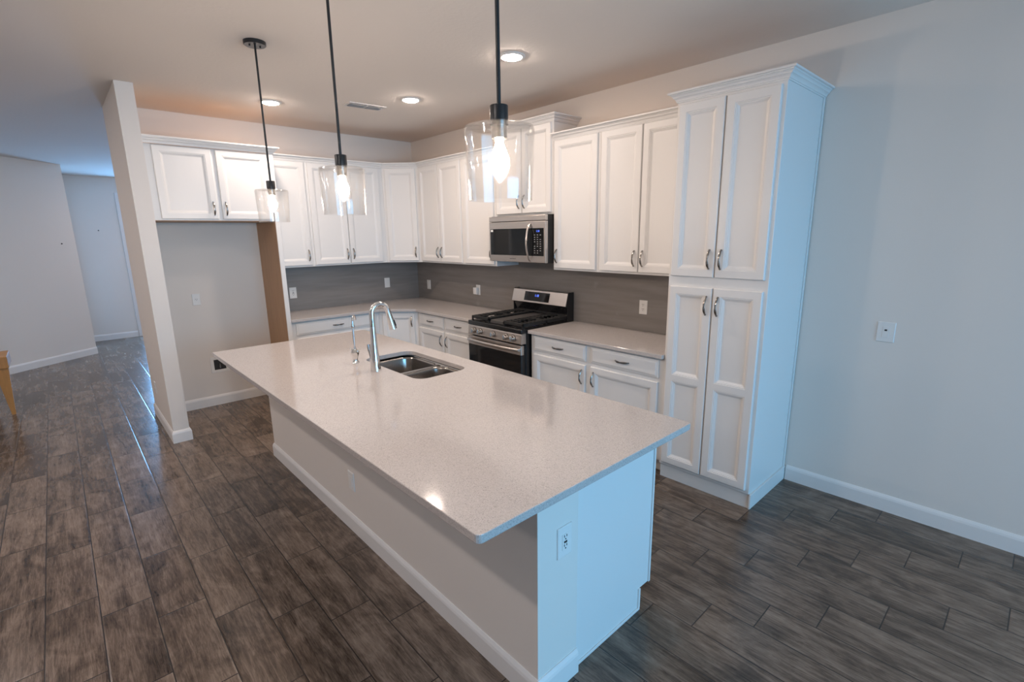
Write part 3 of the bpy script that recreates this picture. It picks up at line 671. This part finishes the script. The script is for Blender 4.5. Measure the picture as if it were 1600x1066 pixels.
# ------------------------------------------------------------------ pendants
def pendant(label, x, y):
    t = thing('pendant_light', label, 'pendant light', (x, y, H), 0, 'glass pendant lights over the island')
    zs = 2.105-H
    bm = B(); lathe(bm, [(0, 0), (0.064, 0), (0.064, -0.018), (0.060, -0.022), (0, -0.022)], (0, 0, 0), 32); c = obj('canopy', bm, M['blackmetal'], t, True)
    for sx in (-0.03, 0.03):
        bm = B(); lathe(bm, [(0, -0.022), (0.005, -0.022), (0.005, -0.028), (0, -0.030)], (sx, 0.0, 0), 10); obj('screw', bm, M['blackmetal'], c)
    bm = B(); tube(bm, [(0, 0, -0.021), (0, 0, zs/2), (0, 0, zs+0.002)], 0.0062, 12); obj('rod', bm, M['blackmetal'], t, True)
    bm = B(); lathe(bm, [(0, zs), (0.025, zs), (0.026, zs-0.002), (0.026, zs-0.052), (0, zs-0.052)], (0, 0, 0), 28); obj('socket_cup', bm, M['blackmetal'], t, True)
    bm = B(); lathe(bm, [(0, zs-0.0525), (0.022, zs-0.0525), (0.022, zs-0.088), (0.018, zs-0.090), (0, zs-0.090)], (0, 0, 0), 24); obj('lamp_holder', bm, M['nickel'], t, True)
    zb = zs-0.0885
    bm = B(); lathe(bm, [(0, zb), (0.011, zb), (0.012, zb-0.014), (0.020, zb-0.034), (0.0265, zb-0.052), (0.0265, zb-0.066), (0.020, zb-0.084), (0.011, zb-0.096), (0.004, zb-0.103), (0, zb-0.105)], (0, 0, 0), 24); obj('bulb', bm, M['bulb'], t, True)
    zt = zs-0.054; zb2 = zt-0.205
    bm = B(); lathe(bm, [(0.0265, zt), (0.088, zt), (0.098, zt-0.003), (0.101, zt-0.012), (0.0935, zb2), (0.0905, zb2), (0.098, zt-0.013), (0.095, zt-0.006), (0.088, zt-0.003), (0.0265, zt-0.003)], (0, 0, 0), 48)
    obj('glass_shade', bm, M['glass'], t, True)
    return t
pendant('glass pendant light farthest from camera, nearest the fridge alcove', -2.520, -2.347)
pendant('glass pendant light in the middle of the three', -2.612, -3.622)
pendant('glass pendant light nearest the camera, in front of the microwave', -2.634, -4.726)

# ------------------------------------------------------------------ ceiling lights and vent
def can(label, x, y, z=H, lens='lens'):
    t = thing('recessed_downlight', label, 'ceiling light', (x, y, z), 0, 'recessed ceiling downlights')
    bm = B(); lathe(bm, [(0.068, -0.0005), (0.092, -0.0005), (0.092, -0.004), (0.086, -0.008), (0.070, -0.010), (0.068, -0.006)], (0, 0, 0), 40); obj('trim_ring', bm, M['plate'], t, True)
    bm = B(); lathe(bm, [(0.068, -0.003), (0.064, -0.010), (0.050, -0.017), (0.028, -0.021), (0, -0.022)], (0, 0, 0), 32); obj('lens', bm, M[lens], t, True)
    return t
can('lit recessed downlight behind the far pendant rod, near the back wall', -2.002, -0.952)
can('lit recessed downlight right of the ceiling vent', -1.094, -1.803)
can('lit recessed downlight just right of the nearest pendant rod', -1.143, -3.175)
for x, y in ((-4.34, -2.4), (-4.34, -4.6), (-6.2, -2.4), (-6.2, -0.4), (-4.75, 0.0), (-6.6, -5.5), (-1.9, -7.4), (-1.7, 1.6), (-1.9, 3.6)): can('unseen lit recessed downlight over the open living area' if x < -4 or y < -5 else 'added unseen fill downlight over the entry hall', x, y, H if y < 0.178 else H-0.13*(y-0.178)/5.522, 'lens_fill' if y < -7 else 'lens_unseen')  # all unseen: island shadow places the nearest row, the rest are added fill
vt = thing('ceiling_vent', 'white rectangular air vent with slats in the kitchen ceiling', 'vent', (-1.300, -1.345, H), math.radians(-4))
bm = B()
for x0, x1, y0, y1 in ((-0.178, 0.178, -0.083, -0.058), (-0.178, 0.178, 0.058, 0.083), (-0.178, -0.153, -0.058, 0.058), (0.153, 0.178, -0.058, 0.058)): box(bm, x0, x1, y0, y1, -0.008, -0.0005)
box(bm, -0.004, 0.004, -0.058, 0.058, -0.012, -0.002); obj('frame', bm, M['ventmetal'], vt)
bm = B(); box(bm, -0.153, 0.153, -0.058, 0.058, -0.0015, -0.0005); obj('backing', bm, M['ventdark'], vt)
for k in range(5):
    y = -0.045+0.0225*k; bm = B()
    v = [bm.verts.new(p) for p in ((-0.153, y+0.006, -0.002), (0.153, y+0.006, -0.002), (0.153, y-0.006, -0.013), (-0.153, y-0.006, -0.013), (-0.153, y+0.006, -0.0035), (0.153, y+0.006, -0.0035), (0.153, y-0.006, -0.0145), (-0.153, y-0.006, -0.0145))]
    for f_ in ((0, 1, 2, 3), (7, 6, 5, 4), (0, 4, 5, 1), (1, 5, 6, 2), (2, 6, 7, 3), (3, 7, 4, 0)): bm.faces.new([v[q] for q in f_])
    bmesh.ops.recalc_face_normals(bm, faces=bm.faces); obj('slat', bm, M['ventmetal'], vt)

# ------------------------------------------------------------------ outlets and plates (local: wall at y = 0, faces -Y)
def plate(name, label, cat, loc, rz, w=0.072, h=0.116, kind='duplex'):
    t = thing(name, label, cat, loc, rz)
    bm = B(); framed(bm, -w/2, w/2, -h/2, h/2, -0.0003, [(0, 0), (0, 0.003), (0.003, 0.0055), (0.004, 0.0058)]); obj('cover_plate', bm, M['plate'], t)
    def slots(cx, cz, par):
        bm = B()
        for dx in (-0.0065, 0.0065): box(bm, cx+dx-0.0013, cx+dx+0.0013, -0.0095, -0.0078, cz+0.001, cz+0.010)
        lathe(bm, [(0, 0.0078), (0.0028, 0.0078), (0.0028, 0.0095), (0, 0.0095)], (cx, 0, cz-0.007), 10, '-Y'); obj('slots', bm, M['slot'], par)
    if kind in ('duplex',):
        for cz in (-0.020, 0.020):
            bm = B(); prism(bm, rrect(-0.017, 0.017, -0.0145, 0.0145, 0.012), 0, 0.003)
            for v in bm.verts: v.co = Vector((v.co.x, -0.0056-v.co.z, v.co.y+cz))
            bmesh.ops.recalc_face_normals(bm, faces=bm.faces); s = obj('receptacle', bm, M['plate'], t); slots(0, cz, s)
    elif kind in ('gfci', 'rocker'):
        bm = B(); box(bm, -0.0165, 0.0165, -0.0082, -0.0055, -0.033, 0.033, 0.001); s = obj('receptacle' if kind == 'gfci' else 'rocker', bm, M['plate'], t)
        if kind == 'gfci':
            slots(0, 0.019, s); slots(0, -0.019, s)
            bm = B(); box(bm, -0.008, -0.001, -0.0095, -0.008, -0.004, 0.004); box(bm, 0.001, 0.008, -0.0095, -0.008, -0.004, 0.004); obj('test_buttons', bm, M['slot'], s)
    elif kind == 'single':
        bm = B(); lathe(bm, [(0, 0.0055), (0.020, 0.0055), (0.020, 0.0085), (0.018, 0.009), (0, 0.009)], (0, 0, 0), 24, '-Y'); s = obj('receptacle', bm, M['plate'], t)
        bm = B(); box(bm, -0.008, -0.005, -0.0098, -0.0088, 0.0, 0.008); box(bm, 0.005, 0.008, -0.0098, -0.0088, 0.0, 0.008); box(bm, -0.002, 0.002, -0.0098, -0.0088, -0.010, -0.005); obj('slots', bm, M['slot'], s)
    elif kind == 'jack':
        bm = B(); box(bm, -0.0165, 0.0165, -0.0082, -0.0055, -0.033, 0.033, 0.001); s = obj('insert', bm, M['plate'], t)
        bm = B(); box(bm, -0.007, 0.006, -0.0094, -0.0080, 0.007, 0.017, 0.001); obj('socket', bm, M['slot'], s)
    for cz in (() if kind == 'duplex' else ()): pass
    return t
plate('wall_outlet', 'white single-receptacle outlet on the wall of the fridge alcove', 'outlet', (-2.626, 0, 1.140), 0, 0.072, 0.116, 'single')
plate('wall_outlet', 'white outlet on the grey backsplash beside the fridge panel', 'outlet', (-1.672, -0.006, 1.122), 0, 0.078, 0.125, 'gfci')
plate('light_switch', 'white rocker plate on the grey backsplash near the corner, back wall', 'switch', (-0.475, -0.006, 1.148), 0, 0.074, 0.125, 'rocker')
plate('wall_outlet', 'white plate on the right-wall backsplash closest to the corner', 'outlet', (-0.006, -0.272, 1.105), RW, 0.078, 0.120, 'rocker')
pl_ = plate('wall_outlet', 'white outlet on the backsplash above the range, between the microwave and range', 'outlet', (-0.006, -3.553, 1.122), RW, 0.078, 0.120, 'duplex')
pl_['label'] = 'white duplex outlet on the backsplash between range and pantry'
plate('wall_outlet', 'white outlet on the backsplash left of the range, carrying a plug-in device', 'outlet', (-0.006, -1.318, 1.108), RW, 0.074, 0.118, 'duplex')
pg = thing('plug_in_device', 'white boxy plug-in device pushed into the outlet left of the range', 'adapter', (-0.0145, -1.306, 1.098), RW)
bm = B(); box(bm, -0.032, 0.030, -0.038, 0, -0.040, 0.040, 0.006, 3); obj('case', bm, M['plate'], pg, True)
bm = B(); box(bm, -0.016, -0.004, -0.030, -0.018, 0.0395, 0.0410); obj('port', bm, M['slot'], pg)
plate('data_jack', 'square white wall plate with dark jack right of the pantry', 'wall plate', (0, -5.232, 1.137), RW, 0.090, 0.122, 'jack')
plate('wall_outlet', 'white outlet on the near end of the island', 'outlet', (-2.395, KE, 0.632), 0, 0.078, 0.126, 'gfci')
plate('wall_outlet', 'white cover plate low on the long grey side of the island', 'outlet', (KX0, -3.235, 0.335), RW, 0.074, 0.118, 'rocker')
plate('wall_outlet', 'small outlet low on the hall side of the wing wall', 'outlet', (-3.095, -0.150, 0.345), RW, 0.072, 0.114, 'duplex')
wb = thing('water_supply_box', 'white recessed water supply box low in the fridge alcove', 'supply box', (-2.500, 0, 0.435), 0)
bm = B()
for x0, x1, za, zb_ in ((-0.085, 0.085, 0.055, 0.085), (-0.085, 0.085, -0.085, -0.055), (-0.085, -0.055, -0.055, 0.055), (0.055, 0.085, -0.055, 0.055)): box(bm, x0, x1, -0.008, -0.0005, za, zb_, 0.002)
obj('flange', bm, M['plate'], wb)
bm = B(); box(bm, -0.055, 0.055, -0.003, -0.0005, -0.055, 0.055); obj('recess', bm, M['slot'], wb)
bm = B(); lathe(bm, [(0, 0), (0.010, 0), (0.010, 0.03), (0.006, 0.034), (0.006, 0.05), (0, 0.05)], (0.0, -0.012, -0.04), 14); obj('valve', bm, M['nickel'], wb, True)
for nm, lab, loc, rz in (('wall_screw', 'dark screw left in the angled hall wall', (*(A0+ad*((-3.512-A0.x)/ad.x)), 1.70), math.atan2(ad.y, ad.x)), ('wall_screw', 'dark screw left in the far hall end wall', (-2.990, 5.35, 1.905), 0)):
    bm = B(); lathe(bm, [(0, -0.002), (0.009, -0.002), (0.009, 0.006), (0.005, 0.016), (0, 0.017)], (0, 0, 0), 10, '-Y'); tag(obj(nm, bm, M['slot'], None, loc=loc, rot=(0, 0, rz)), lab, 'screw')

# ------------------------------------------------------------------ wooden bench at the left edge
bn = thing('wooden_bench', 'golden wooden bench with tapered leg, cut off by the left photo edge', 'bench', (-4.62, 1.33, 0))
bm = B(); box(bm, -0.50, 0.486, -0.18, 0.22, 0.490, 0.612, 0.006); obj('seat', bm, M['pine'], bn)
def bleg(x0, y0, x1, y1):
    bm = B(); a, c = 0.052, 0.015
    lo = [bm.verts.new((x1+p*c, y1+q*c, 0)) for p, q in ((-1, -1), (1, -1), (1, 1), (-1, 1))]; hi = [bm.verts.new((x0+p*a, y0+q*0.03, 0.4895)) for p, q in ((-1, -1), (1, -1), (1, 1), (-1, 1))]
    bm.faces.new(list(reversed(lo))); bm.faces.new(hi)
    for k in range(4): bm.faces.new((lo[k], lo[(k+1) % 4], hi[(k+1) % 4], hi[k]))
    bmesh.ops.recalc_face_normals(bm, faces=bm.faces); obj('leg', bm, M['pine'], bn)
for xx in (-0.44, 0.428): bleg(xx, -0.140, xx+(0.014 if xx > 0 else -0.014), -0.140)
for xx in (-0.30, 0.28): bleg(xx, 0.180, xx, 0.180)
bm = B(); box(bm, -0.36, 0.34, 0.0, 0.06, 0.24, 0.34, 0.004); tag(obj('dark_bar', bm, M['blackmetal'], bn), 'black bar added under the seat')  # black bar put in for an unidentified dark shape behind the leg
